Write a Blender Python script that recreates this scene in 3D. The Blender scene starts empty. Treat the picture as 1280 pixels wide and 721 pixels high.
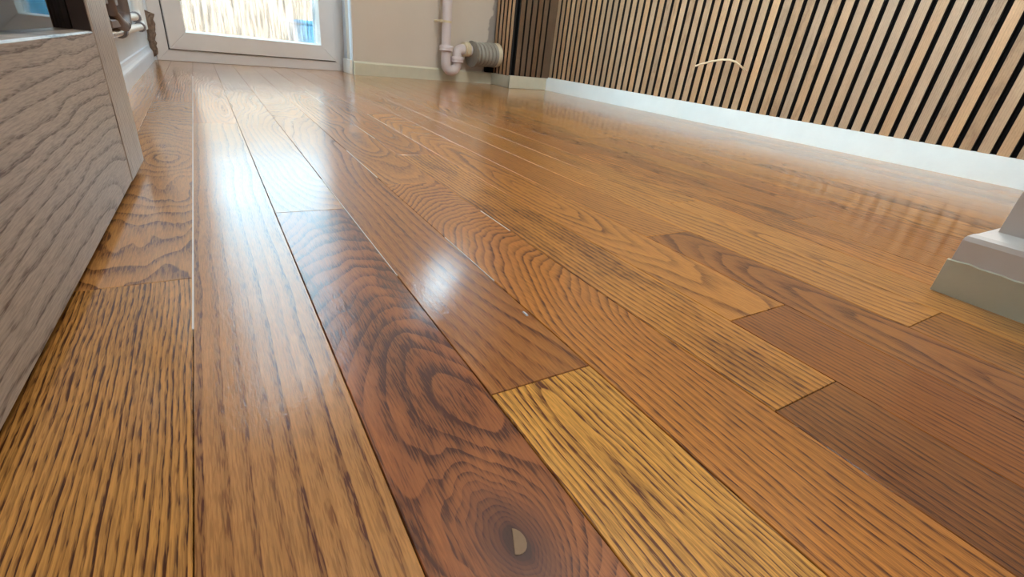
import bpy, bmesh, math, random
from mathutils import Vector, Matrix

# ------------------------------------------------------------------ camera, sky, exposure
U = 0.17                      # one unit below = the camera's height above the floor, in metres
scene = bpy.context.scene
col = scene.collection
random.seed(7)

F_PX, PITCH, ROLL, YAW = 580.1, 0.46627, 0.12014, 0.59257
f0 = Vector((math.sin(YAW)*math.cos(PITCH), math.cos(YAW)*math.cos(PITCH), -math.sin(PITCH)))
r0 = Vector((math.cos(YAW), -math.sin(YAW), 0)); u0 = r0.cross(f0)
cr = r0*math.cos(ROLL) + u0*math.sin(ROLL); cu = -r0*math.sin(ROLL) + u0*math.cos(ROLL)
cam = bpy.data.cameras.new('camera'); camo = bpy.data.objects.new('camera', cam); col.objects.link(camo)
cam.sensor_fit = 'HORIZONTAL'; cam.sensor_width = 36.0; cam.lens = F_PX/1280*36.0
cam.clip_start = 0.01; cam.clip_end = 200
camo.matrix_world = Matrix(((cr.x, cu.x, -f0.x, 0), (cr.y, cu.y, -f0.y, 0), (cr.z, cu.z, -f0.z, U), (0, 0, 0, 1)))
scene.camera = camo

world = bpy.data.worlds.new('sky'); scene.world = world; world.use_nodes = True
wn = world.node_tree.nodes; wl = world.node_tree.links; wn.clear()
wo = wn.new('ShaderNodeOutputWorld'); wb = wn.new('ShaderNodeBackground')
wb.inputs['Color'].default_value = (0.58, 0.85, 1.0, 1); wb.inputs['Strength'].default_value = 19.0
wl.new(wb.outputs[0], wo.inputs[0])
ROOM_FILL_W, HALL_FILL_W = 15.0, 3.0

scene.view_settings.view_transform = 'Standard'
scene.view_settings.look = 'None'
scene.view_settings.gamma = 1.0
scene.view_settings.use_curve_mapping = False
scene.view_settings.exposure = 0.6
scene.cycles.use_denoising = True
scene.cycles.max_bounces = 10
scene.cycles.transparent_max_bounces = 12
scene.cycles.sample_clamp_indirect = 8.0

# ------------------------------------------------------------------ helpers
def lin(r, g, b):
    f = lambda c: (c/255/12.92) if c/255 <= 0.04045 else ((c/255+0.055)/1.055)**2.4
    return (f(r), f(g), f(b))

ORG = {}
def mk(name, vf, mat, parent=None, org=None, smooth=False, bevel=0.0, seg=1):
    """one mesh object from (verts, faces) given in room units; its origin at org"""
    vs, fs = vf
    if org is None:
        org = ORG[parent.name] if parent else (0, 0, 0)
    me = bpy.data.meshes.new(name)
    me.from_pydata([((x-org[0])*U, (y-org[1])*U, (z-org[2])*U) for x, y, z in vs], [], fs)
    bm = bmesh.new(); bm.from_mesh(me)
    bmesh.ops.recalc_face_normals(bm, faces=bm.faces)
    if bevel:
        bmesh.ops.bevel(bm, geom=list(bm.edges), offset=bevel*U, segments=seg, affect='EDGES', profile=0.5)
    if smooth:
        for f in bm.faces: f.smooth = True
        for e in bm.edges:
            if len(e.link_faces) == 2 and e.calc_face_angle() > 0.7: e.smooth = False
    bm.to_mesh(me); bm.free()
    if mat: me.materials.append(mat)
    o = bpy.data.objects.new(name, me); col.objects.link(o)
    po = (0, 0, 0)
    if parent: o.parent = parent; po = ORG[parent.name]
    o.location = tuple((a-b)*U for a, b in zip(org, po))
    ORG[o.name] = org
    return o

def root(name, org):
    o = bpy.data.objects.new(name, None); col.objects.link(o); o.empty_display_size = 0.05
    o.location = tuple(a*U for a in org); ORG[o.name] = org
    return o

def tag(o, label, cat, group=None):
    o['label'] = label; o['category'] = cat
    if group: o['group'] = group
    return o

def struct(o): o['kind'] = 'structure'; return o

def hexa(p):   # eight points: bottom four, top four
    return (list(p), [(3, 2, 1, 0), (4, 5, 6, 7), (0, 1, 5, 4), (1, 2, 6, 5), (2, 3, 7, 6), (3, 0, 4, 7)])
def box(x0, x1, y0, y1, z0, z1):
    return hexa([(x0, y0, z0), (x1, y0, z0), (x1, y1, z0), (x0, y1, z0), (x0, y0, z1), (x1, y0, z1), (x1, y1, z1), (x0, y1, z1)])
def join(*vfs):
    V, Fs = [], []
    for v, f in vfs:
        n = len(V); V += v; Fs += [tuple(i+n for i in q) for q in f]
    return V, Fs
class Line:
    """a vertical wall plane: s along it, d outwards (away from the room), z up"""
    def __init__(self, P, Q):
        self.P = Vector(P); d = Vector(Q)-self.P; self.len = d.length; self.d = d.normalized(); self.n = Vector((-self.d.y, self.d.x))
    def pt(self, s, d, z):
        q = self.P+self.d*s+self.n*d; return (q.x, q.y, z)
    def box(self, s0, s1, d0, d1, z0, z1):
        p = self.pt
        return hexa([p(s0, d0, z0), p(s1, d0, z0), p(s1, d1, z0), p(s0, d1, z0), p(s0, d0, z1), p(s1, d0, z1), p(s1, d1, z1), p(s0, d1, z1)])
    def prof(self, s0, s1, prof):   # profile of (d, z) swept along s
        n = len(prof); V = [self.pt(s0, d, z) for d, z in prof]+[self.pt(s1, d, z) for d, z in prof]
        return V, [tuple(range(n))[::-1], tuple(range(n, 2*n))]+[(i, (i+1) % n, n+(i+1) % n, n+i) for i in range(n)]
    def bar(self, q4, d0, d1):      # a flat four-cornered piece in the plane, corners (s, z)
        return hexa([self.pt(s, d0, z) for s, z in q4]+[self.pt(s, d1, z) for s, z in q4])

def tube(pts, rad, n=20, caps=True):
    pts = [Vector(p) for p in pts]; m = len(pts)
    rad = rad if isinstance(rad, (list, tuple)) else [rad]*m
    T = []
    for i in range(m):
        a = pts[max(i-1, 0)]; b = pts[min(i+1, m-1)]; T.append((b-a).normalized())
    ref = Vector((0, 0, 1)) if abs(T[0].z) < 0.9 else Vector((1, 0, 0))
    x = T[0].cross(ref).normalized(); V = []
    for i in range(m):
        x = (x-T[i]*x.dot(T[i])).normalized(); y = T[i].cross(x)
        for k in range(n):
            a = 2*math.pi*k/n; q = pts[i]+(x*math.cos(a)+y*math.sin(a))*rad[i]; V.append(tuple(q))
    Fs = [(i*n+k, i*n+(k+1) % n, (i+1)*n+(k+1) % n, (i+1)*n+k) for i in range(m-1) for k in range(n)]
    if caps: Fs += [tuple(range(n))[::-1], tuple(range((m-1)*n, m*n))]
    return V, Fs

# ------------------------------------------------------------------ shader helpers
class S:
    """a value in a node tree that can be written with + - * /"""
    def __init__(self, nt, sock): self.nt, self.s = nt, sock
    def _m(self, op, *a):
        n = self.nt.nodes.new('ShaderNodeMath'); n.operation = op
        for i, v in enumerate((self,)+a):
            if isinstance(v, S): self.nt.links.new(v.s, n.inputs[i])
            else: n.inputs[i].default_value = v
        return S(self.nt, n.outputs[0])
    def __add__(self, o): return self._m('ADD', o)
    def __radd__(self, o): return self._m('ADD', o)
    def __sub__(self, o): return self._m('SUBTRACT', o)
    def __mul__(self, o): return self._m('MULTIPLY', o)
    def __rmul__(self, o): return self._m('MULTIPLY', o)
    def __truediv__(self, o): return self._m('DIVIDE', o)
    def pw(self, o): return self._m('POWER', o)
    def sqrt(self): return self._m('SQRT')
    def exp(self): return self._m('EXPONENT')
    def fract(self): return self._m('FRACT')
    def floor(self): return self._m('FLOOR')
    def abs(self): return self._m('ABSOLUTE')
    def sstep(self, a, b, lo=0.0, hi=1.0):
        n = self.nt.nodes.new('ShaderNodeMapRange'); n.interpolation_type = 'SMOOTHSTEP'
        self.nt.links.new(self.s, n.inputs[0])
        for i, v in zip((1, 2, 3, 4), (a, b, lo, hi)): n.inputs[i].default_value = v
        return S(self.nt, n.outputs[0])
def comb(nt, x, y, z):
    n = nt.nodes.new('ShaderNodeCombineXYZ')
    for i, v in enumerate((x, y, z)):
        if isinstance(v, S): nt.links.new(v.s, n.inputs[i])
        else: n.inputs[i].default_value = v
    return n.outputs[0]
def noise(nt, vec, scale=1.0, detail=2.0, rough=0.5):
    n = nt.nodes.new('ShaderNodeTexNoise'); n.inputs['Scale'].default_value = scale
    n.inputs['Detail'].default_value = detail; n.inputs['Roughness'].default_value = rough
    nt.links.new(vec, n.inputs['Vector']); return S(nt, n.outputs[0])
def mixc(nt, fac, a, b, mode='MIX'):
    n = nt.nodes.new('ShaderNodeMix'); n.data_type = 'RGBA'; n.blend_type = mode
    for i, v in ((0, fac), (6, a), (7, b)):
        if isinstance(v, S): nt.links.new(v.s, n.inputs[i])
        elif hasattr(v, 'is_linked'): nt.links.new(v, n.inputs[i])
        elif isinstance(v, (int, float)): n.inputs[i].default_value = v
        else: n.inputs[i].default_value = (*v, 1)
    return n.outputs[2]
def bumpn(nt, h, strength, dist, normal=None):
    n = nt.nodes.new('ShaderNodeBump'); n.inputs['Strength'].default_value = strength; n.inputs['Distance'].default_value = dist
    nt.links.new(h.s, n.inputs['Height'])
    if normal: nt.links.new(normal, n.inputs['Normal'])
    return n.outputs[0]
def newmat(name):
    m = bpy.data.materials.new(name); m.use_nodes = True; nt = m.node_tree
    return m, nt, nt.nodes['Principled BSDF']
def objco(nt):
    n = nt.nodes.new('ShaderNodeTexCoord'); s = nt.nodes.new('ShaderNodeSeparateXYZ'); nt.links.new(n.outputs['Object'], s.inputs[0])
    return n.outputs['Object'], [S(nt, s.outputs[i]) for i in range(3)]
def oattr(nt, name, vec=False):
    n = nt.nodes.new('ShaderNodeAttribute'); n.attribute_type = 'OBJECT'; n.attribute_name = name
    return n.outputs['Color'] if vec else S(nt, n.outputs['Fac'])

def plain(name, rgb, rough=0.5, var=0.06, vscale=8.0, bump=0.0, bscale=60.0, spec=0.5, metal=0.0):
    m, nt, p = newmat(name); vec, _ = objco(nt)
    n = noise(nt, vec, vscale, 4.0, 0.6)
    c = mixc(nt, n, tuple(max(0, v*(1-2*var)) for v in rgb), tuple(min(1, v*(1+2*var)) for v in rgb))
    nt.links.new(c, p.inputs['Base Color']); p.inputs['Roughness'].default_value = rough
    p.inputs['Specular IOR Level'].default_value = spec; p.inputs['Metallic'].default_value = metal
    if bump: nt.links.new(bumpn(nt, noise(nt, vec, bscale, 3.0), bump, 0.002), p.inputs['Normal'])
    return m

PLW = 0.42
def wood(name, ax, coat, rough, unit=PLW):
    """oak: growth rings cut by the board's face. ax = which local axes run across, along and into the board"""
    m, nt, p = newmat(name); vec, c = objco(nt)
    A = lambda k: oattr(nt, k)
    k = 1.0/(unit*U)
    u = c[ax[0]]*k; v = c[ax[1]]*k; w = c[ax[2]]*k
    seed = A('grain_seed')
    n1 = noise(nt, comb(nt, u*0.5, v*0.22, seed), 1.0, 2.0)-0.5
    n2 = noise(nt, comb(nt, u*3.2, v*0.9, seed+5.0), 1.0, 2.0)-0.5
    n3 = noise(nt, comb(nt, u*7.0, v*1.2, seed+9.0), 1.0, 2.0)-0.5
    ku = u-A('knot_u'); kv = (v-A('knot_v'))*A('knot_s')
    d = (ku*ku+kv*kv).sqrt()+n2*0.20+n3*0.06
    bump = A('knot_b')*((d*-2.6).exp())
    zf = A('grain_z')+v._m('SMOOTH_MAX', A('grain_v0'), 0.8)*A('grain_slope')+w+n1*A('grain_amp')+bump
    du = u-A('grain_u')-v*A('grain_slant')+n2*0.12
    r = (du*du+zf*zf).sqrt()
    ph = r*A('grain_n')+n2*A('grain_wave')+n3*0.3
    t = ph.fract()
    wn_ = nt.nodes.new('ShaderNodeTexWhiteNoise'); wn_.noise_dimensions = '2D'
    nt.links.new(comb(nt, ph.floor(), seed, 0.0), wn_.inputs['Vector'])
    ring = S(nt, wn_.outputs['Value'])*0.6+0.45
    early = t.sstep(0.0, 0.9, 1.0, 0.0).pw(A('grain_sharp'))*t.sstep(0.0, 0.08)
    fib = noise(nt, comb(nt, u*75.0, v*3.0, seed), 1.0, 3.0, 0.6)
    pore = noise(nt, comb(nt, u*85.0, v*6.0, seed+3.0), 1.0, 2.0).sstep(0.44, 0.62)
    dark = (early*ring*(pore*0.5+0.62)+pore*0.2)*(A('grain_contrast')*1.12)
    patch = (noise(nt, comb(nt, u*1.7+n2*1.2, v*0.42, seed+20.0), 1.0, 3.0)+(fib-0.5)*0.35).sstep(0.47, 0.60)*A('grain_patch')
    dark = (dark+patch*(pore*0.35+0.55))._m('MINIMUM', 1.0)
    light_c = oattr(nt, 'tone_light', True); dark_c = oattr(nt, 'tone_dark', True)
    cc = mixc(nt, dark, light_c, dark_c)
    tone = (fib-0.5)*0.95+(noise(nt, comb(nt, u*0.8, v*0.3, seed+30.0), 1.0, 2.0)-0.5)*0.35+1.0
    sc = nt.nodes.new('ShaderNodeVectorMath'); sc.operation = 'SCALE'
    nt.links.new(cc, sc.inputs[0]); nt.links.new(tone.s, sc.inputs['Scale'])
    kd = d.sstep(0.08, 0.40, 1.0, 0.0)*A('knot_d')
    cc2 = mixc(nt, kd, sc.outputs[0], lin(84, 46, 38))
    cc2 = mixc(nt, d.sstep(0.06, 0.11, 1.0, 0.0)*A('knot_d'), cc2, lin(62, 36, 29))
    nt.links.new(cc2, p.inputs['Base Color'])
    p.inputs['Roughness'].default_value = rough
    fine = bumpn(nt, dark*-1.0+fib*0.35, 0.12, 0.0003)
    nt.links.new(fine, p.inputs['Normal'])
    if coat:
        p.inputs['Coat Weight'].default_value = 1.0; p.inputs['Coat Roughness'].default_value = coat
        p.inputs['Coat IOR'].default_value = 1.5; p.inputs['Specular IOR Level'].default_value = 0.25
        peel = noise(nt, comb(nt, u*24.0, v*9.0, seed), 1.0, 2.0)*0.42+noise(nt, comb(nt, u*80.0, v*40.0, seed), 1.0, 1.0)*0.34+noise(nt, comb(nt, u*2.2, v*1.1, seed), 1.0, 1.0)*0.9
        nt.links.new(bumpn(nt, peel, 0.35, 0.0006), p.inputs['Coat Normal'])
    return m
GRAIN = dict(grain_u=0.3, grain_z=0.1, grain_slope=0.05, grain_amp=1.2, grain_n=14.0, grain_wave=0.5, grain_contrast=0.8,
             grain_patch=0.0, grain_v0=-60.0, grain_slant=0.0, grain_sharp=1.8,  grain_seed=1.0, knot_u=0.0, knot_v=0.0, knot_s=0.5, knot_b=0.0, knot_d=0.0)
def grain(o, light, dark, **kw):
    g = dict(GRAIN); g.update(kw)
    for a, b in g.items(): o[a] = float(b)
    o['tone_light'] = [float(x) for x in lin(*light)]; o['tone_dark'] = [float(x) for x in lin(*dark)]
def board_tones(light, dark):
    return (light[0]*1.11, light[1]*1.07, light[2]*0.86), (dark[0]*1.0, dark[1]*0.84, dark[2]*0.50)

M = {}
M['plank'] = wood('varnished_oak', (0, 1, 2), 0.115, 0.42)
M['rail'] = wood('limed_oak_horizontal', (2, 1, 0), 0.0, 0.38, 0.5)
M['stile'] = wood('limed_oak_upright', (1, 2, 0), 0.0, 0.34, 0.5)
M['slat_y'] = wood('slat_oak', (1, 2, 0), 0.0, 0.5, 0.155)
M['slat_x'] = wood('slat_oak_end', (0, 2, 1), 0.0, 0.5, 0.155)
M['felt'] = plain('black_felt', (0.006, 0.006, 0.006), 0.95, 0.2, 200, spec=0.1)
M['white_trim'] = plain('white_gloss_paint', lin(238, 240, 236), 0.35, 0.03, 14, 0.15, 90)
M['sky_tint_trim'] = plain('sky_tint_white_gloss', lin(224, 236, 250), 0.3, 0.03, 14, 0.15, 90)  # white gloss with the sky's blue light put into its colour
M['cream_trim'] = plain('cream_undercoat', lin(214, 212, 190), 0.5, 0.05, 20, 0.2, 70)
M['grey_trim'] = plain('grey_white_paint', lin(236, 232, 227), 0.45, 0.04, 20, 0.25, 40)
M['white_wall'] = plain('white_wall_paint', lin(228, 238, 248), 0.6, 0.04, 10, 0.2, 120)  # white paint, tinted for the blue daylight falling on it
M['ceiling'] = plain('ceiling_paint', lin(225, 222, 216), 0.8, 0.03, 6)
M['upvc'] = plain('white_upvc', lin(232, 230, 228), 0.3, 0.02, 10)
M['gasket'] = plain('grey_gasket', lin(70, 70, 70), 0.6)
M['pipe'] = plain('white_plastic_pipe', lin(222, 214, 216), 0.35, 0.03, 20)
M['ribbed'] = plain('grey_rubber', lin(150, 146, 136), 0.55, 0.08, 40)
M['cream_plastic'] = plain('cream_plastic', lin(222, 210, 180), 0.45, 0.08, 40)
M['chrome'] = plain('bare_steel_pipe', lin(200, 195, 188), 0.25, 0.05, 40, metal=0.9)
M['brown_metal'] = plain('brown_painted_metal', lin(104, 88, 80), 0.5, 0.15, 60)
M['grey_plastic'] = plain('grey_plastic', lin(135, 135, 140), 0.5)
M['hole'] = plain('broken_brown_plaster', lin(138, 120, 104), 0.9, 0.45, 90, 0.9, 120)
M['cable'] = plain('beige_cable', lin(226, 204, 170), 0.5)
M['filler'] = plain('wood_filler', lin(132, 102, 70), 0.45, 0.1, 200)
M['patio'] = plain('pale_paving', lin(222, 194, 182), 0.9, 0.1, 3)
M['gardenwall'] = plain('cream_render', lin(224, 190, 162), 0.9, 0.1, 3)
M['blue'] = plain('blue_plastic', lin(86, 160, 196), 0.5)
M['subfloor'] = plain('dark_subfloor', lin(38, 26, 18), 0.9)

# the painted far wall, bare grey plaster near the timber boxing
m, nt, p = newmat('greige_wall_paint'); vec, c = objco(nt)
edge = c[0]+noise(nt, vec, 9.0, 3.0)*0.10-c[2]*0.12
bare = edge.sstep(4.58*U, 4.63*U)
n_ = noise(nt, vec, 5.0, 4.0)
nt.links.new(mixc(nt, bare, mixc(nt, n_, lin(214, 204, 190), lin(222, 212, 198)), lin(170, 160, 150)), p.inputs['Base Color'])
p.inputs['Roughness'].default_value = 0.6
nt.links.new(bumpn(nt, noise(nt, vec, 80.0, 3.0), 0.12, 0.002), p.inputs['Normal'])
M['greige'] = m

# obscured glass of the garden door: upright ripples
m, nt, p = newmat('rippled_glass'); vec, c = objco(nt); nt.nodes.remove(p)
out = nt.nodes['Material Output']
rip = noise(nt, comb(nt, c[0]*95.0, c[1]*95.0, c[2]*7.0), 1.0, 3.0, 0.6)
nb = bumpn(nt, rip, 0.55, 0.004)
tr = nt.nodes.new('ShaderNodeBsdfTransparent')
tint = mixc(nt, rip.sstep(0.36, 0.56), (0.25, 0.26, 0.27), (0.47, 0.47, 0.47)); nt.links.new(tint, tr.inputs[0])
rf = nt.nodes.new('ShaderNodeBsdfRefraction'); rf.inputs['Roughness'].default_value = 0.1; rf.inputs['IOR'].default_value = 1.12; nt.links.new(mixc(nt, rip.sstep(0.36, 0.54), (0.28, 0.29, 0.30), (0.46, 0.46, 0.46)), rf.inputs['Color'])
nt.links.new(nb, rf.inputs['Normal'])
gl = nt.nodes.new('ShaderNodeBsdfGlossy'); gl.inputs['Roughness'].default_value = 0.15; nt.links.new(nb, gl.inputs['Normal'])
m1 = nt.nodes.new('ShaderNodeMixShader'); m1.inputs[0].default_value = 0.7
nt.links.new(tr.outputs[0], m1.inputs[1]); nt.links.new(rf.outputs[0], m1.inputs[2])
m2 = nt.nodes.new('ShaderNodeMixShader'); m2.inputs[0].default_value = 0.05
nt.links.new(m1.outputs[0], m2.inputs[1]); nt.links.new(gl.outputs[0], m2.inputs[2]); nt.links.new(m2.outputs[0], out.inputs[0])
M['ripple'] = m

def clear_glass(name, ior, tintc):
    m, nt, p = newmat(name); nt.nodes.remove(p); out = nt.nodes['Material Output']
    fr = nt.nodes.new('ShaderNodeFresnel'); fr.inputs[0].default_value = ior
    tr = nt.nodes.new('ShaderNodeBsdfTransparent'); tr.inputs[0].default_value = (*tintc, 1)
    gl = nt.nodes.new('ShaderNodeBsdfGlossy'); gl.inputs['Roughness'].default_value = 0.02
    mx = nt.nodes.new('ShaderNodeMixShader')
    nt.links.new(fr.outputs[0], mx.inputs[0]); nt.links.new(tr.outputs[0], mx.inputs[1]); nt.links.new(gl.outputs[0], mx.inputs[2])
    nt.links.new(mx.outputs[0], out.inputs[0])
    return m
M['glass'] = clear_glass('window_glass', 1.5, (0.97, 0.98, 0.98))
M['obscure'] = clear_glass('grey_window_glass', 1.5, (0.93, 0.93, 0.93))
M['doorglass'] = clear_glass('oak_door_glass', 1.7, (0.85, 0.9, 0.88))

# ------------------------------------------------------------------ setting
CEIL = 13.5
DL = Line((-0.83, 14.2), (3.55, 15.4))       # garden door plane
WL = Line((3.61, 14.5), (8.3, 15.16))        # painted far wall
RL = Line((9.88, 14.15), (10.20, 2.0))       # slatted wall: s runs towards the camera, d into the room is negative... see below
XL = -0.95                                    # left wall face

floor = struct(mk('floor', box(-1.6, 11.2, -8.0, 15.75, -0.6, -0.09), M['subfloor']))

# oak boards
G, BV = 0.0014, 0.0024
seams = [-0.168, 0.243, 0.647, 1.067, 1.512, 1.930, 2.385, 2.814]
xs = {i: x for i, x in enumerate(seams)}
xs[-1] = -0.585; xs[-2] = -1.0
for i in range(8, 26): xs[i] = xs[i-1]+0.424
rows = sorted(k for k in xs if k+1 in xs)
fixed = {-1: [2.19, 7.6], 0: [6.05], 1: [2.98, 8.9], 2: [1.01, 6.6], 3: [3.49, 9.3], 4: [0.54, 4.5, 10.8], 5: [1.02, 7.2], 6: [2.008, 8.1]}
YEND = 15.5; Y0 = -1.6
PL = [((174, 118, 64), (92, 54, 26)), ((162, 110, 60), (88, 52, 28)), ((186, 132, 74), (106, 66, 32)), ((168, 112, 60), (94, 52, 26)), ((178, 126, 72), (108, 70, 36))]
look = {
 (-1, 0): dict(light=(182, 134, 82), dark=(72, 40, 20), grain_u=3.2, grain_z=0.3, grain_slope=0.02, grain_amp=0.6, grain_n=25, grain_wave=0.9, grain_contrast=1.2),
 (-1, 1): dict(light=(172, 126, 84), dark=(92, 58, 38), grain_u=0.1, grain_z=0.4, grain_slope=0.35, grain_amp=1.6, grain_n=7, grain_wave=2.2, grain_contrast=0.95),
 (0, 0): dict(light=(178, 130, 88), dark=(88, 50, 30), grain_u=1.3, grain_z=0.3, grain_slope=0.03, grain_amp=1.0, grain_n=8, grain_wave=0.6, grain_contrast=0.85),
 (1, 0): dict(light=(156, 96, 62), dark=(80, 46, 34), grain_u=0.1, grain_z=0.15, grain_slope=0.25, grain_amp=0.7, grain_n=17, grain_wave=1.6, grain_contrast=0.95, grain_patch=0.75, knot_u=0.02, knot_v=0.0, knot_s=0.62, knot_b=1.5, knot_d=0.8),
 (1, 1): dict(light=(168, 118, 74), dark=(98, 60, 36), grain_u=0.6, grain_slope=0.15, grain_n=9),
 (2, 0): dict(light=(202, 150, 82), dark=(92, 52, 20), grain_u=-0.05, grain_z=0.02, grain_slope=0.03, grain_amp=0.5, grain_n=20, grain_wave=0.6, grain_contrast=1.2, grain_patch=0.12, grain_sharp=2.2),
 (2, 1): dict(light=(160, 106, 62), dark=(86, 48, 28), grain_u=0.8, grain_z=0.2, grain_slope=0.12, grain_amp=1.2, grain_n=8, grain_wave=0.6, grain_contrast=0.85),
 (3, 0): dict(light=(178, 118, 60), dark=(82, 44, 18), grain_u=0.75, grain_z=0.25, grain_slope=0.42, grain_v0=0.6, grain_amp=0.8, grain_n=15, grain_wave=2.4, grain_contrast=0.95),
 (3, 1): dict(light=(176, 120, 66), dark=(92, 54, 26), grain_u=0.2, grain_slope=0.1, grain_n=9),
 (4, 0): dict(light=(138, 88, 46), dark=(72, 40, 20), grain_u=1.3, grain_amp=0.7, grain_n=14, grain_contrast=0.95, grain_patch=0.3),
 (4, 1): dict(light=(186, 130, 68), dark=(84, 46, 22), grain_u=1.2, grain_z=0.2, grain_slope=0.05, grain_amp=1.0, grain_n=12, grain_wave=0.9, grain_contrast=0.95, grain_patch=0.55),
 (5, 0): dict(light=(140, 86, 40), dark=(84, 46, 20), grain_u=1.6, grain_amp=0.6, grain_n=14, grain_contrast=0.85, grain_patch=0.2),
 (5, 1): dict(light=(182, 126, 68), dark=(104, 60, 28), grain_u=0.0, grain_z=0.3, grain_slope=0.16, grain_amp=0.8, grain_n=8, grain_contrast=0.9),
 (6, 0): dict(light=(152, 98, 52), dark=(86, 48, 26), grain_u=0.1, grain_z=0.4, grain_slope=0.15, grain_amp=0.9, grain_n=9, grain_contrast=0.9, grain_patch=0.25),
}
def plank(x0, x1, y0, y1):
    x0 += G; x1 -= G; y0 += G; y1 -= G; b = BV; dz = -0.085
    V = [(x0, y0, dz), (x1, y0, dz), (x1, y1, dz), (x0, y1, dz), (x0, y0, -b), (x1, y0, -b), (x1, y1, -b), (x0, y1, -b),
         (x0+b, y0+b, 0), (x1-b, y0+b, 0), (x1-b, y1-b, 0), (x0+b, y1-b, 0)]
    Fs = [(0, 3, 2, 1)]+[(i, (i+1) % 4, 4+(i+1) % 4, 4+i) for i in range(4)]+[(4+i, 4+(i+1) % 4, 8+(i+1) % 4, 8+i) for i in range(4)]+[(8, 9, 10, 11)]
    return V, Fs
knot_plank = None
for r in rows:
    if r in fixed: cuts = list(fixed[r])
    else:
        y = random.uniform(-1.0, 5.0); cuts = []
        while y < YEND-1.2: cuts.append(y); y += random.uniform(4.2, 7.5)
    if r <= 6 and cuts[-1] < 11.5: cuts.append(cuts[-1]+random.uniform(4.0, 6.0))
    cuts = [c_ for c_ in cuts if Y0+0.4 < c_ < YEND-0.4]
    ys = [Y0]+cuts+[YEND]
    for k in range(len(ys)-1):
        oy = 0.536 if (r, k) == (1, 0) else (ys[k]+ys[k+1])/2
        o = mk('plank', plank(xs[r], xs[r+1], ys[k], ys[k+1]), M['plank'], floor, ((xs[r]+xs[r+1])/2, oy, 0.0))
        if (r, k) == (1, 0): knot_plank = o
        a, b = random.choice(PL); j = random.uniform(0.93, 1.05)
        g = dict(light=tuple(v*j for v in a), dark=tuple(v*j for v in b), grain_u=random.choice([0.0, 0.25, -0.3, 0.8, -1.0, 1.6]), grain_z=random.uniform(-0.2, 0.4),
                 grain_slope=random.uniform(0.03, 0.22)*random.choice([-1, 1]), grain_amp=random.uniform(0.6, 1.4), grain_n=random.uniform(7, 13),
                 grain_wave=random.uniform(0.3, 1.2), grain_contrast=random.uniform(0.65, 0.95), grain_patch=random.choice([0, 0, 0.2, 0.5]))
        g.update(look.get((r, k), {})); g['grain_seed'] = r*3.7+k*11.3+2.0
        grain(o, *board_tones(g.pop('light'), g.pop('dark')), **g)
# pale strips painted as the bright glints along some of the joints
M['seam_glint'] = plain('pale_joint_glint', lin(225, 220, 212), 0.4, 0.05, 30)
for sx, ya, yb, wd in ((0, 1.75, 11.0, 0.0032), (2, 1.95, 3.7, 0.0022), (3, 1.75, 2.35, 0.0022), (3, 3.7, 4.7, 0.003), (4, 2.35, 2.75, 0.003), (4, 5.3, 6.2, 0.003), (5, 6.2, 7.1, 0.003), (4, 8.0, 9.6, 0.003)):
    mk('seam_glint_strip', box(seams[sx]-wd, seams[sx]+wd, ya, yb, -0.03, 0.0012), M['seam_glint'], floor, (seams[sx], ya, 0))
# half-moon of filler in the knot
kc = (0.452, 0.536)
arc = [(kc[0]+0.027*math.cos(a), kc[1]+0.034*math.sin(a)) for a in [math.radians(-125+i*190/10) for i in range(11)]]
mk('knot_filler', ([(x, y, 0.0) for x, y in arc]+[(x, y, 0.0022) for x, y in arc],
   [tuple(range(11, 22))]+[(i, (i+1) % 11, 11+(i+1) % 11, 11+i) for i in range(11)]), M['filler'], knot_plank)

# ceiling and walls
struct(mk('ceiling', box(-1.6, 11.2, -8.0, 16.8, CEIL, CEIL+0.6), M['ceiling']))
VY0, VY1, VZ0, VZ1 = 5.7, 8.6, 3.2, 11.6
wleft = struct(mk('wall_left', join(box(XL-0.65, XL, -8.0, VY0, -0.09, CEIL), box(XL-0.65, XL, VY1, 14.35, -0.09, CEIL), box(XL-0.65, XL, VY0, VY1, -0.09, VZ0), box(XL-0.65, XL, VY0, VY1, VZ1, CEIL)), M['white_wall']))
DTOP = 12.2
struct(mk('wall_above_door', DL.box(-1.0, 4.75, -0.1, 1.1, DTOP, CEIL), M['white_wall']))
WS0, WS1, WZ0, WZ1 = 2.3, 4.85, 6.6, 11.8
wfar_org = (WL.P.x, WL.P.y, 0)
def wlb(*a): return WL.box(*a)
wfar = mk('wall_far', join(*[wlb(*q, 0, 0.45, *z) for q, z in (((0, WS0), (-0.09, CEIL)), ((WS1, 7.2), (-0.09, CEIL)), ((WS0, WS1), (-0.09, WZ0)), ((WS0, WS1), (WZ1, CEIL)))]), M['greige'], None, wfar_org)
struct(wfar)
# door reveal (white) lining the end of that wall
struct(mk('wall_reveal', box(3.575, 3.612, 14.53, 15.75, -0.09, DTOP), M['white_wall']))
wr = mk('wall_right', hexa([(9.99, 14.4, -0.09), (11.0, 14.4, -0.09), (11.0, -0.5, -0.09), (10.36, -0.5, -0.09)]+[(9.99, 14.4, CEIL), (11.0, 14.4, CEIL), (11.0, -0.5, CEIL), (10.36, -0.5, CEIL)]), M['felt'])
struct(wr)
wnear = struct(mk('wall_near', box(3.69, 10.6, -0.35, 0.68, -0.09, CEIL), M['grey_trim']))
struct(mk('wall_rear', box(-1.6, 11.2, -8.0, -7.4, -0.09, CEIL), M['white_wall']))
struct(mk('wall_hall', box(6.4, 7.0, -7.4, -0.35, -0.09, CEIL), M['white_wall']))
struct(mk('wall_above_oak_door', box(-0.95, 3.69, -0.35, 0.68, 11.9, CEIL), M['white_wall']))
struct(mk('trim_1', box(-0.95, -0.70, -0.95, -0.45, -0.09, 11.9), M['white_trim']))

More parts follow.
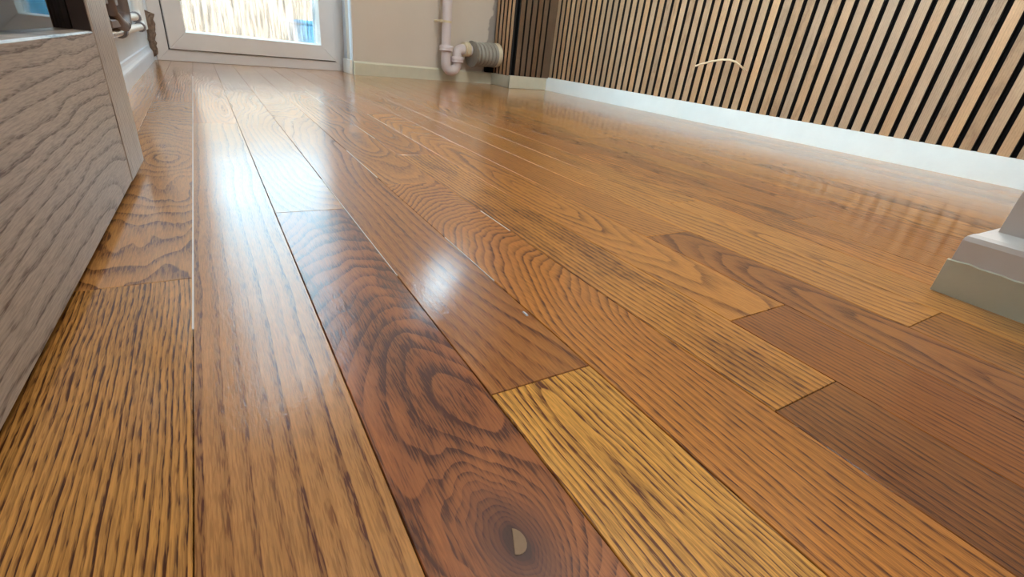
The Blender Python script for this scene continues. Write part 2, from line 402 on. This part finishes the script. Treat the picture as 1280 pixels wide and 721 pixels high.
struct(mk('wall_left_return', DL.box(-0.9, 0.0, 0.03, 0.5, -0.09, CEIL), M['white_wall']))

# corner boxing, clad with slats
BX, BY = 8.30, 13.87
wbox = struct(mk('wall_boxing', hexa([(BX+0.07, BY+0.07, -0.09), (10.1, BY+0.34, -0.09), (10.1, 15.6, -0.09), (BX+0.07, 15.2, -0.09), (BX+0.07, BY+0.07, CEIL), (10.1, BY+0.34, CEIL), (10.1, 15.6, CEIL), (BX+0.07, 15.2, CEIL)]), M['felt']))

# slats
SZ0 = 0.405
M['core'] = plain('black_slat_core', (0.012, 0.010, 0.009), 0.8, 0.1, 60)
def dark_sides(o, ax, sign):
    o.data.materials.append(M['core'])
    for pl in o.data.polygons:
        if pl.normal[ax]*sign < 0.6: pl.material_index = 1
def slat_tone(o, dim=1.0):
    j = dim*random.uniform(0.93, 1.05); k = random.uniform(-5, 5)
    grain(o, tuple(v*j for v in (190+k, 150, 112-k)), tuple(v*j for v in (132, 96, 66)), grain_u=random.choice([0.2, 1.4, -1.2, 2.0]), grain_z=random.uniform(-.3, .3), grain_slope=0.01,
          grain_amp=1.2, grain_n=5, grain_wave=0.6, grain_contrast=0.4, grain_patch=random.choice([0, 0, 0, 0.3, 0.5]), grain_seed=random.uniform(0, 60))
PITCH_S, SW, SD = 0.2333, 0.152, 0.066
rd = Vector((10.20-9.88, 2.0-14.15)); rlen = rd.length; rd /= rlen; rnv = Vector((rd.y, -rd.x)) # towards the room: -x
if rnv.x > 0: rnv = -rnv
def rpt(s, d, z):     # d towards the room
    q = Vector((9.88, 14.15))+rd*s+rnv*d; return (q.x, q.y, z)
def rbox(s0, s1, d0, d1, z0, z1):
    return hexa([rpt(s0, d0, z0), rpt(s1, d0, z0), rpt(s1, d1, z0), rpt(s0, d1, z0), rpt(s0, d0, z1), rpt(s1, d0, z1), rpt(s1, d1, z1), rpt(s0, d1, z1)])
ns = int(13.0/PITCH_S)
for i in range(ns):
    s = 0.10+i*PITCH_S
    o = mk('slat', rbox(s, s+SW, -0.16, -0.03, SZ0, CEIL), M['slat_y'], wr, rpt(s+SW/2, -0.1, 0))
    slat_tone(o); dark_sides(o, 0, -1)
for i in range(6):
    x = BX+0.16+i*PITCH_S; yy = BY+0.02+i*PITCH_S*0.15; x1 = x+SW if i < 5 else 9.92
    o = mk('slat', box(x, x1, yy, yy+0.16, SZ0-0.03, CEIL), M['slat_x'], wbox, (x+SW/2, yy+0.05, 0)); slat_tone(o, 0.62); dark_sides(o, 1, -1)  # front slats toned darker, the corner's shade put into their colour
for i in range(6):
    y = BY+0.10+i*PITCH_S
    if y+SW > 15.12: break
    o = mk('slat', box(BX, BX+0.1, y, y+SW, SZ0-0.05, CEIL), M['slat_y'], wbox, (BX, y+SW/2, 0)); slat_tone(o); dark_sides(o, 0, -1)

# skirtings
def skirt_prof(t, h, bev=0.03): return [(0, 0), (-t, 0), (-t, h-bev), (-t+bev, h), (0, h)]
bs = struct(mk('baseboard_far', WL.prof(-0.02, 4.86, skirt_prof(0.10, 0.345, 0.04)), M['cream_trim']))
struct(mk('baseboard_reveal', box(3.50, 3.575, 14.50, 15.3, 0, 0.36), M['white_trim'], bevel=0.012))
struct(mk('baseboard_right', hexa([rpt(-0.02, -0.17, 0), rpt(13.4, -0.17, 0), rpt(13.4, 0.0, 0), rpt(-0.02, 0.0, 0), rpt(-0.02, -0.17, 0.405), rpt(13.4, -0.17, 0.405), rpt(13.4, -0.01, 0.405), rpt(-0.02, -0.01, 0.405)]), M['white_trim']))
struct(mk('baseboard_boxing_side', box(BX-0.03, BX+0.07, BY-0.03, 15.1, 0, 0.345), M['cream_trim'], bevel=0.01))
struct(mk('baseboard_boxing_front', hexa([(BX-0.03, BY-0.03, 0), (9.88, BY+0.24, 0), (9.88, BY+0.34, 0), (BX-0.03, BY+0.07, 0), (BX-0.03, BY-0.03, 0.37), (9.88, BY+0.24, 0.37), (9.88, BY+0.34, 0.37), (BX-0.03, BY+0.07, 0.37)]), M['cream_trim'], bevel=0.01))
LL = Line((XL, 14.05), (XL, 4.6))
# moulded skirting on the left wall
lp = [(XL, 0), (XL+0.07, 0), (XL+0.07, 0.17), (XL+0.062, 0.20), (XL+0.045, 0.225), (XL+0.03, 0.26), (XL+0.022, 0.30), (XL, 0.31)]
n = len(lp)
struct(mk('baseboard_left', ([(x, 4.6, z) for x, z in lp]+[(x, 14.05, z) for x, z in lp], [tuple(range(n)), tuple(range(n, 2*n))]+[(i, (i+1) % n, n+(i+1) % n, n+i) for i in range(n)]), M['sky_tint_trim']))
# doorway end wall: skirting with a rounded top above a rough cream lower strip
pz = [(3.59, 0.0), (3.59, 0.325), (3.598, 0.352), (3.615, 0.368), (3.69, 0.40)]
def endsk(prof, y1, y0, yo):
    V = [(x, yo+(3.69-x), z) for x, z in prof]+[(x, y0, z) for x, z in prof]
    V += [(3.69, yo, prof[0][1]), (3.69, y0, prof[0][1])]; m_ = len(prof)
    Fs = [(i, i+1, m_+i+1, m_+i) for i in range(m_-1)]+[tuple(range(m_))+(2*m_,), tuple(range(m_, 2*m_))+(2*m_+1,)]+[(m_-1, 2*m_, 2*m_+1, 2*m_-1), (0, m_, 2*m_+1, 2*m_)]
    return V, Fs
sk = mk('baseboard_near', join(endsk(pz, 0, -0.4, 0.68), hexa([(3.69, 0.68, 0), (10.2, 0.68, 0), (10.2, 0.78, 0), (3.60, 0.78, 0), (3.69, 0.68, 0.40), (10.2, 0.68, 0.40), (10.2, 0.78, 0.34), (3.60, 0.78, 0.34)])), M['grey_trim'])
struct(sk)
random.seed(11)
V = []; NB = 24
ys_ = [0.795-i*(1.2/NB) for i in range(NB+1)]
for y in ys_:
    h = 0.205+random.uniform(-0.007, 0.007)
    V += [(3.578, y, 0), (3.578, y, h-0.006), (3.592, y, h)]
Fs = []
for i in range(NB):
    a, b = 3*i, 3*i+3; Fs += [(a, a+1, b+1, b), (a+1, a+2, b+2, b+1)]
nv = len(V); V += [(3.592, ys_[0], 0), (3.592, ys_[-1], 0)]
Fs += [(nv, 2, 1, 0), (nv+1, 3*NB, 3*NB+1, 3*NB+2)]
mk('cream_strip', (V, Fs), M['cream_trim'], sk, (3.58, 0.5, 0))

# ------------------------------------------------------------------ garden door
door = struct(root('door_1', DL.pt(0, 0, 0)))
dorg = DL.pt(0, 0, 0)
FS1, LS0, LS1, GS0, GS1 = 4.60, 0.27, 4.27, 0.67, 3.83
LZ0, LZ1, GZ0, GZ1, FZ1 = 0.255, 11.95, 0.655, 11.5, 12.2
def ring4(s0, s1, z0, z1, t0, t1, u0_, u1_):   # outer rectangle and inner rectangle -> four mitred bars
    O = [(s0, z0), (s1, z0), (s1, z1), (s0, z1)]; I = [(t0, u0_), (t1, u0_), (t1, u1_), (t0, u1_)]
    return [[O[i], O[(i+1) % 4], I[(i+1) % 4], I[i]] for i in range(4)]
for q in ring4(0.0, FS1, 0.0, FZ1, LS0-0.02, LS1+0.02, LZ0-0.02, LZ1+0.02):
    mk('frame_bar', DL.bar(q, 0.0, 0.4), M['upvc'], door, dorg, bevel=0.008)
for q in ring4(LS0-0.012, LS1+0.012, LZ0-0.012, LZ1+0.012, LS0+0.01, LS1-0.01, LZ0+0.01, LZ1-0.01):
    mk('gasket', DL.bar(q, 0.005, 0.3), M['gasket'], door, dorg)
leaf = None
for q in ring4(LS0, LS1, LZ0, LZ1, GS0-0.03, GS1+0.03, GZ0-0.03, GZ1+0.03):
    mk('leaf_bar', DL.bar(q, -0.06, 0.35), M['upvc'], door, dorg, bevel=0.010)
for q in ring4(GS0-0.03, GS1+0.03, GZ0-0.03, GZ1+0.03, GS0, GS1, GZ0, GZ1):
    v, f = DL.bar(q, 0.04, 0.3)
    # sloping glazing bead
    V = [DL.pt(q[0][0], -0.045, q[0][1]), DL.pt(q[1][0], -0.045, q[1][1]), DL.pt(q[2][0], 0.05, q[2][1]), DL.pt(q[3][0], 0.05, q[3][1])]+[DL.pt(s_, 0.2, z_) for s_, z_ in q]
    mk('glazing_strip', hexa(V), M['white_trim'], door, dorg)
mk('glass_pane', DL.box(GS0-0.01, GS1+0.01, 0.10, 0.13, GZ0-0.01, GZ1+0.01), M['ripple'], door, dorg)

# window over the waste pipe, seen mirrored in the floor
win = struct(root('window_1', WL.pt(WS0, 0, WZ0))); worg = WL.pt(WS0, 0, WZ0)
for q in ring4(WS0, WS1, WZ0, WZ1, WS0+0.2, WS1-0.2, WZ0+0.2, WZ1-0.2):
    mk('frame_bar', WL.bar(q, 0.12, 0.36), M['upvc'], win, worg)
mk('glass_pane', WL.box(WS0+0.18, WS1-0.18, 0.22, 0.25, WZ0+0.18, WZ1-0.18), M['obscure'], win, worg)
mk('window_sill', WL.box(WS0-0.15, WS1, -0.12, 0.12, WZ0-0.12, WZ0), M['white_trim'], win, worg)

# unseen window in the left wall, put in above the pipes for side light
VL = Line((XL, VY0), (XL, VY1)); win2 = struct(root('side_light_window', (XL, VY0, VZ0)))
for q in ring4(0.0, VY1-VY0, VZ0, VZ1, 0.25, VY1-VY0-0.25, VZ0+0.25, VZ1-0.25):
    mk('frame_bar', VL.bar(q, 0.35, 0.55), M['upvc'], win2)
mk('glass_pane', VL.box(0.24, VY1-VY0-0.24, 0.43, 0.46, VZ0+0.24, VZ1-0.24), M['glass'], win2)
mk('window_sill', VL.box(-0.1, VY1-VY0+0.1, -0.1, 0.35, VZ0-0.1, VZ0), M['white_trim'], win2)

# ------------------------------------------------------------------ oak door with a glass pane, standing open
E = Vector((0.0346, 0.9994)); EN = Vector((0.9994, -0.0346)); Q0 = Vector((-0.452, 3.98))
def opt(t, d, z):
    q = Q0+E*t+EN*d; return (q.x, q.y, z)
def obox(t0, t1, d0, d1, z0, z1):
    return hexa([opt(t0, d0, z0), opt(t1, d0, z0), opt(t1, d1, z0), opt(t0, d1, z0), opt(t0, d0, z1), opt(t1, d0, z1), opt(t1, d1, z1), opt(t0, d1, z1)])
TF, TS, TH, TH2 = 0.17, -0.39, -4.30, -3.75
DZ0, DZ1, RZ = 0.05, 11.7, 0.865
oak = tag(root('oak_door', opt(-2, -0.12, 0)), 'pale limed oak door with a glass pane, standing open along the left wall', 'door')
PALE, PLINE = (178, 166, 154), (92, 78, 68)
def og(o, **k): grain(o, PALE, PLINE, **k)
o = mk('stile', obox(TS, TF, -0.26, 0.0, DZ0, DZ1), M['stile'], oak, opt((TS+TF)/2, -0.1, 0), bevel=0.008); og(o, grain_u=1.6, grain_amp=0.7, grain_n=11, grain_contrast=1.1, grain_sharp=2.5, grain_seed=3)
o = mk('stile', obox(TH, TH2, -0.26, 0.0, DZ0, DZ1), M['stile'], oak, opt((TH+TH2)/2, -0.1, 0), bevel=0.008); og(o, grain_u=-1.6, grain_amp=0.5, grain_n=9, grain_contrast=0.7, grain_seed=5)
o = mk('bottom_rail', obox(TH2, TS, -0.26, -0.004, DZ0, RZ), M['rail'], oak, opt(-1.6, 0, 0.35), bevel=0.008); og(o, grain_u=-0.6, grain_z=0.1, grain_slope=0.06, grain_slant=0.035, grain_amp=0.8, grain_n=9, grain_wave=0.3, grain_contrast=1.1, grain_sharp=4.0, grain_seed=8)
o = mk('top_rail', obox(TH2, TS, -0.26, -0.004, 10.9, DZ1), M['rail'], oak, opt(-1.6, 0, 11.2), bevel=0.008); og(o, grain_seed=12, grain_n=8)
M['stile_shade'] = plain('dark_brown_stile_shade', lin(64, 48, 40), 0.5, 0.1, 60)  # dark lining added on the stile's inner face to stand for its shade
mk('glazing_strip', obox(TS-0.02, TS, -0.08, -0.008, RZ, 10.9), M['stile_shade'], oak)
mk('glazing_strip', obox(TS-0.02, TS, -0.25, -0.10, RZ, 10.9), M['stile_shade'], oak)
mk('glass_pane', obox(TH2, TS, -0.097, -0.083, RZ, 10.9), M['doorglass'], oak)

# ------------------------------------------------------------------ waste pipe on the far wall
KP = 1-0.38/14.9
def wp(s, z, dd=0.0):
    x, y, _ = WL.pt(s, 0, 0); q = (x*KP, y*KP, 1+KP*(z-1))
    return (q[0]-WL.n.x*dd, q[1]-WL.n.y*dd, q[2])
waste = tag(root('waste_pipe', wp(3.15, 0.25)), 'white plastic waste pipe with a U-bend trap running into a grey ribbed connector', 'pipe')
mk('downpipe', tube([wp(2.925, 5.3), wp(2.94, 0.9)], 0.138, 24), M['pipe'], waste, smooth=True)
ub = [wp(2.955, 0.93), wp(2.955, 0.60)]+[wp(3.157-0.20*math.cos(a), 0.50-0.20*math.sin(a)) for a in [math.radians(i*15) for i in range(13)]]+[wp(3.357, 0.60), wp(3.357, 0.66)]
mk('u_bend', tube(ub, 0.146, 24), M['pipe'], waste, smooth=True)
def nut(name, a, b, r, mat='pipe', ribs=14):
    a, b = Vector(a), Vector(b); m_ = (b-a)
    return mk(name, tube([a, a+m_*0.12, a+m_*0.5, a+m_*0.55, a+m_*0.88, b], [r*0.93, r, r, r*0.96, r, r*0.92], 22), M[mat], waste, smooth=True)
nut('compression_nut', wp(2.952, 1.0), wp(2.952, 0.84), 0.205)
nut('compression_nut', wp(3.357, 0.72), wp(3.357, 0.55), 0.205)
el = [wp(3.357, 0.62), wp(3.357, 0.80)]+[wp(3.357+0.13*(1-math.cos(a)), 0.80+0.13*math.sin(a)) for a in [math.radians(i*18) for i in range(6)]]+[wp(3.60, 0.94)]
mk('elbow', tube(el, 0.142, 24), M['pipe'], waste, smooth=True)
nut('compression_nut', wp(3.585, 0.945), wp(3.66, 0.95), 0.20, 'cream_plastic')
nut('compression_nut', wp(3.67, 0.95), wp(3.78, 0.955), 0.205, 'cream_plastic')
mk('spigot', tube([wp(3.76, 0.95), wp(3.95, 0.93)], 0.15, 20), M['pipe'], waste, smooth=True)
pts, rad = [], []
for i in range(45):
    tt = i/44; pts.append(wp(3.86+tt*0.86, 0.835+tt*0.035, 0.05)); rad.append(0.335+0.018*math.cos(tt*2*math.pi*6)+(0.02 if tt < 0.1 else 0))
mk('ribbed_connector', tube(pts, rad, 32), M['ribbed'], waste, smooth=True)
mk('end_ring', tube([wp(4.66, 0.868, 0.05), wp(4.70, 0.87, 0.05), wp(4.84, 0.876, 0.05), wp(4.88, 0.878, 0.05), wp(4.89, 0.878, 0.05)], [0.30, 0.335, 0.355, 0.35, 0.30], 32), M['cream_plastic'], waste, smooth=True)
mk('wall_clip', join(tube([wp(2.922, 1.66), wp(2.922, 1.60)], 0.155, 24), tube([wp(2.80, 1.63), wp(2.72, 1.63)], 0.045, 12), tube([wp(2.73, 1.63), wp(2.73, 1.63, -0.349)], 0.03, 12)), M['cream_plastic'], waste)
tag(mk('felt_offcut', WL.box(4.42, 4.90, -0.16, -0.01, 0.345, 0.50), M['felt'], None, WL.pt(4.6, -0.05, 0.345), bevel=0.01), 'black felt offcut lying on the skirting under the ribbed pipe connector', 'felt')

# ------------------------------------------------------------------ pipes on the left wall
PX = XL+0.10
p1 = tag(root('heating_pipe', (PX, 9.5, 0.70)), 'white painted heating pipe with a bare metal end, lower one on the left wall', 'pipe')
mk('painted_pipe', tube([(PX, 8.6, 0.705), (PX, 12.0, 0.70), (PX, 12.25, 0.72), (PX, 12.35, 0.80), (PX, 12.36, 2.5)], 0.055, 14), M['white_trim'], p1, smooth=True)
mk('bare_pipe', tube([(PX, 5.2, 0.715), (PX, 8.6, 0.705)], 0.058, 14), M['chrome'], p1, smooth=True)
mk('pipe_clip', tube([(PX, 8.55, 0.705), (PX, 8.70, 0.705)], 0.085, 14), M['grey_plastic'], p1, smooth=True)
mk('pipe_clip', tube([(PX, 11.75, 0.70), (PX, 11.9, 0.70)], 0.082, 14), M['grey_plastic'], p1, smooth=True)
p2 = tag(root('heating_pipe', (PX, 9.5, 0.86)), 'white painted heating pipe, upper one behind the brown bracket on the left wall', 'pipe')
mk('painted_pipe', tube([(PX, 6.5, 0.865), (PX, 11.4, 0.86), (PX, 11.65, 0.88), (PX, 11.75, 0.96), (PX, 11.76, 2.5)], 0.055, 14), M['white_trim'], p2, smooth=True)
mk('pipe_clip', tube([(PX, 11.2, 0.86), (PX, 11.35, 0.86)], 0.082, 14), M['grey_plastic'], p2, smooth=True)
tr_ = tag(mk('pipe_trunking', box(XL, XL+0.12, 12.6, 13.3, 0.62, 9.0), M['white_trim'], None, (XL+0.06, 12.9, 0.62), bevel=0.02), 'white upright pipe trunking in the corner beside the garden door', 'trunking')
br = tag(root('wall_bracket', (XL+0.05, 7.9, 0.8)), 'brown metal bracket with a curved foot on the left wall above the pipes', 'bracket')
BXP = XL+0.19
mk('upright_bar', tube([(BXP, 8.55, 2.2), (BXP, 8.55, 0.93), (BXP, 8.45, 0.84), (BXP, 8.2, 0.79)], 0.075, 10), M['brown_metal'], br, smooth=True)
mk('brace', tube([(BXP, 8.2, 0.79), (BXP, 7.7, 0.84), (BXP, 7.35, 0.93), (BXP, 7.3, 1.3)], [0.07, 0.07, 0.06, 0.05], 10), M['brown_metal'], br, smooth=True)
mk('foot_plate', box(XL, BXP+0.03, 6.9, 7.9, 0.78, 0.86), M['brown_metal'], br, bevel=0.01)
mk('grey_box', box(XL, BXP, 6.8, 8.2, 1.0, 1.4), M['grey_plastic'], br, bevel=0.01)

# broken plaster between the left wall and the door frame
random.seed(3)
V = []; Fs = []
ny_, nz_ = 6, 16
for j in range(nz_+1):
    z = 0.06+0.92*j/nz_
    w0 = -0.10+random.uniform(-0.012, 0.012); w1 = 0.03+0.11*(j/nz_)**1.6+random.uniform(-0.02, 0.02)
    if j in (0, nz_): w1 = w0+0.05
    for i in range(ny_+1):
        s = w0+(w1-w0)*i/ny_; dd = -0.012-random.uniform(0, 0.03) if 0 < i < ny_ and 0 < j < nz_ else 0.02
        V.append(DL.pt(s, dd, z))
for j in range(nz_):
    for i in range(ny_):
        a = j*(ny_+1)+i; Fs.append((a, a+1, a+ny_+2, a+ny_+1))
mk('broken_plaster', (V, Fs), M['hole'], wleft, DL.pt(0, 0, 0.5))

# ------------------------------------------------------------------ loose cable on the slats, paint fleck on the floor
tag(mk('loose_cable', tube([(10.02, 6.90, 1.20), (9.86, 6.94, 1.27), (9.74, 7.02, 1.345), (9.70, 7.15, 1.375), (9.70, 7.35, 1.365), (9.72, 7.62, 1.31), (9.75, 7.9, 1.24), (9.77, 8.05, 1.195)], 0.021, 8), M['cable'], None, (10.02, 6.9, 1.2), smooth=True),
    'thin beige cable end sticking out between the wall slats', 'cable')
tag(mk('paint_fleck', hexa([(1.035, 1.402, 0.0), (1.045, 1.40, 0.0), (1.047, 1.44, 0.0), (1.037, 1.44, 0.0), (1.036, 1.405, 0.006), (1.043, 1.405, 0.006), (1.044, 1.435, 0.004), (1.038, 1.436, 0.004)]), M['white_wall'], None, (1.04, 1.42, 0)),
    'tiny white paint fleck lying on a wavy grained oak floorboard', 'paint fleck')

# ------------------------------------------------------------------ added fill lamps, out of view, for the room and the hall
def lamp(x, y, watts, label, colr):
    r_ = tag(root('fill_lamp', (x, y, CEIL)), label, 'lamp')
    mk('fill_lamp_rim', tube([(x, y, CEIL), (x, y, CEIL-0.25)], 1.0, 32), M['white_trim'], r_, smooth=True)
    L = bpy.data.lights.new('fill_lamp_light', 'AREA'); L.shape = 'DISK'; L.size = 1.9*U; L.energy = watts; L.color = colr
    lo = bpy.data.objects.new('fill_lamp_light', L); col.objects.link(lo); lo.parent = r_; lo.location = (0, 0, -0.27*U)
lamp(5.6, 2.3, ROOM_FILL_W, 'added round flush ceiling lamp, out of view, fill light for the room with the slatted wall', (1.0, 0.97, 0.93))
lamp(2.0, -3.5, HALL_FILL_W, 'added round flush ceiling lamp, out of view, fill light from the hall behind the oak door', (1.0, 0.97, 0.93))

# ------------------------------------------------------------------ outside the garden door
struct(mk('ground', join(box(-40, 60, 15.9, 60, -0.8, -0.3), box(-40, -1.7, -20, 15.9, -0.8, -0.3)), M['patio']))
tag(mk('garden_wall', box(-14, 24, 27.0, 28.0, -0.3, 5.2), M['gardenwall'], None, (4, 27.5, -0.3), bevel=0.05), 'low cream garden wall outside, seen blurred through the rippled door glass', 'garden wall')
tub = tag(root('storage_tub', (4.6, 23.0, -0.3)), 'blue plastic tub on the paving outside the garden door', 'tub')
def frus(z0, z1, a, b): return hexa([(4.6-a, 23-a, z0), (4.6+a, 23-a, z0), (4.6+a, 23+a, z0), (4.6-a, 23+a, z0), (4.6-b, 23-b, z1), (4.6+b, 23-b, z1), (4.6+b, 23+b, z1), (4.6-b, 23+b, z1)])
mk('tub_body', frus(-0.3, 1.15, 0.75, 0.95), M['blue'], tub, bevel=0.08)
mk('tub_rim', frus(1.15, 1.28, 1.02, 1.02), M['blue'], tub, bevel=0.03)
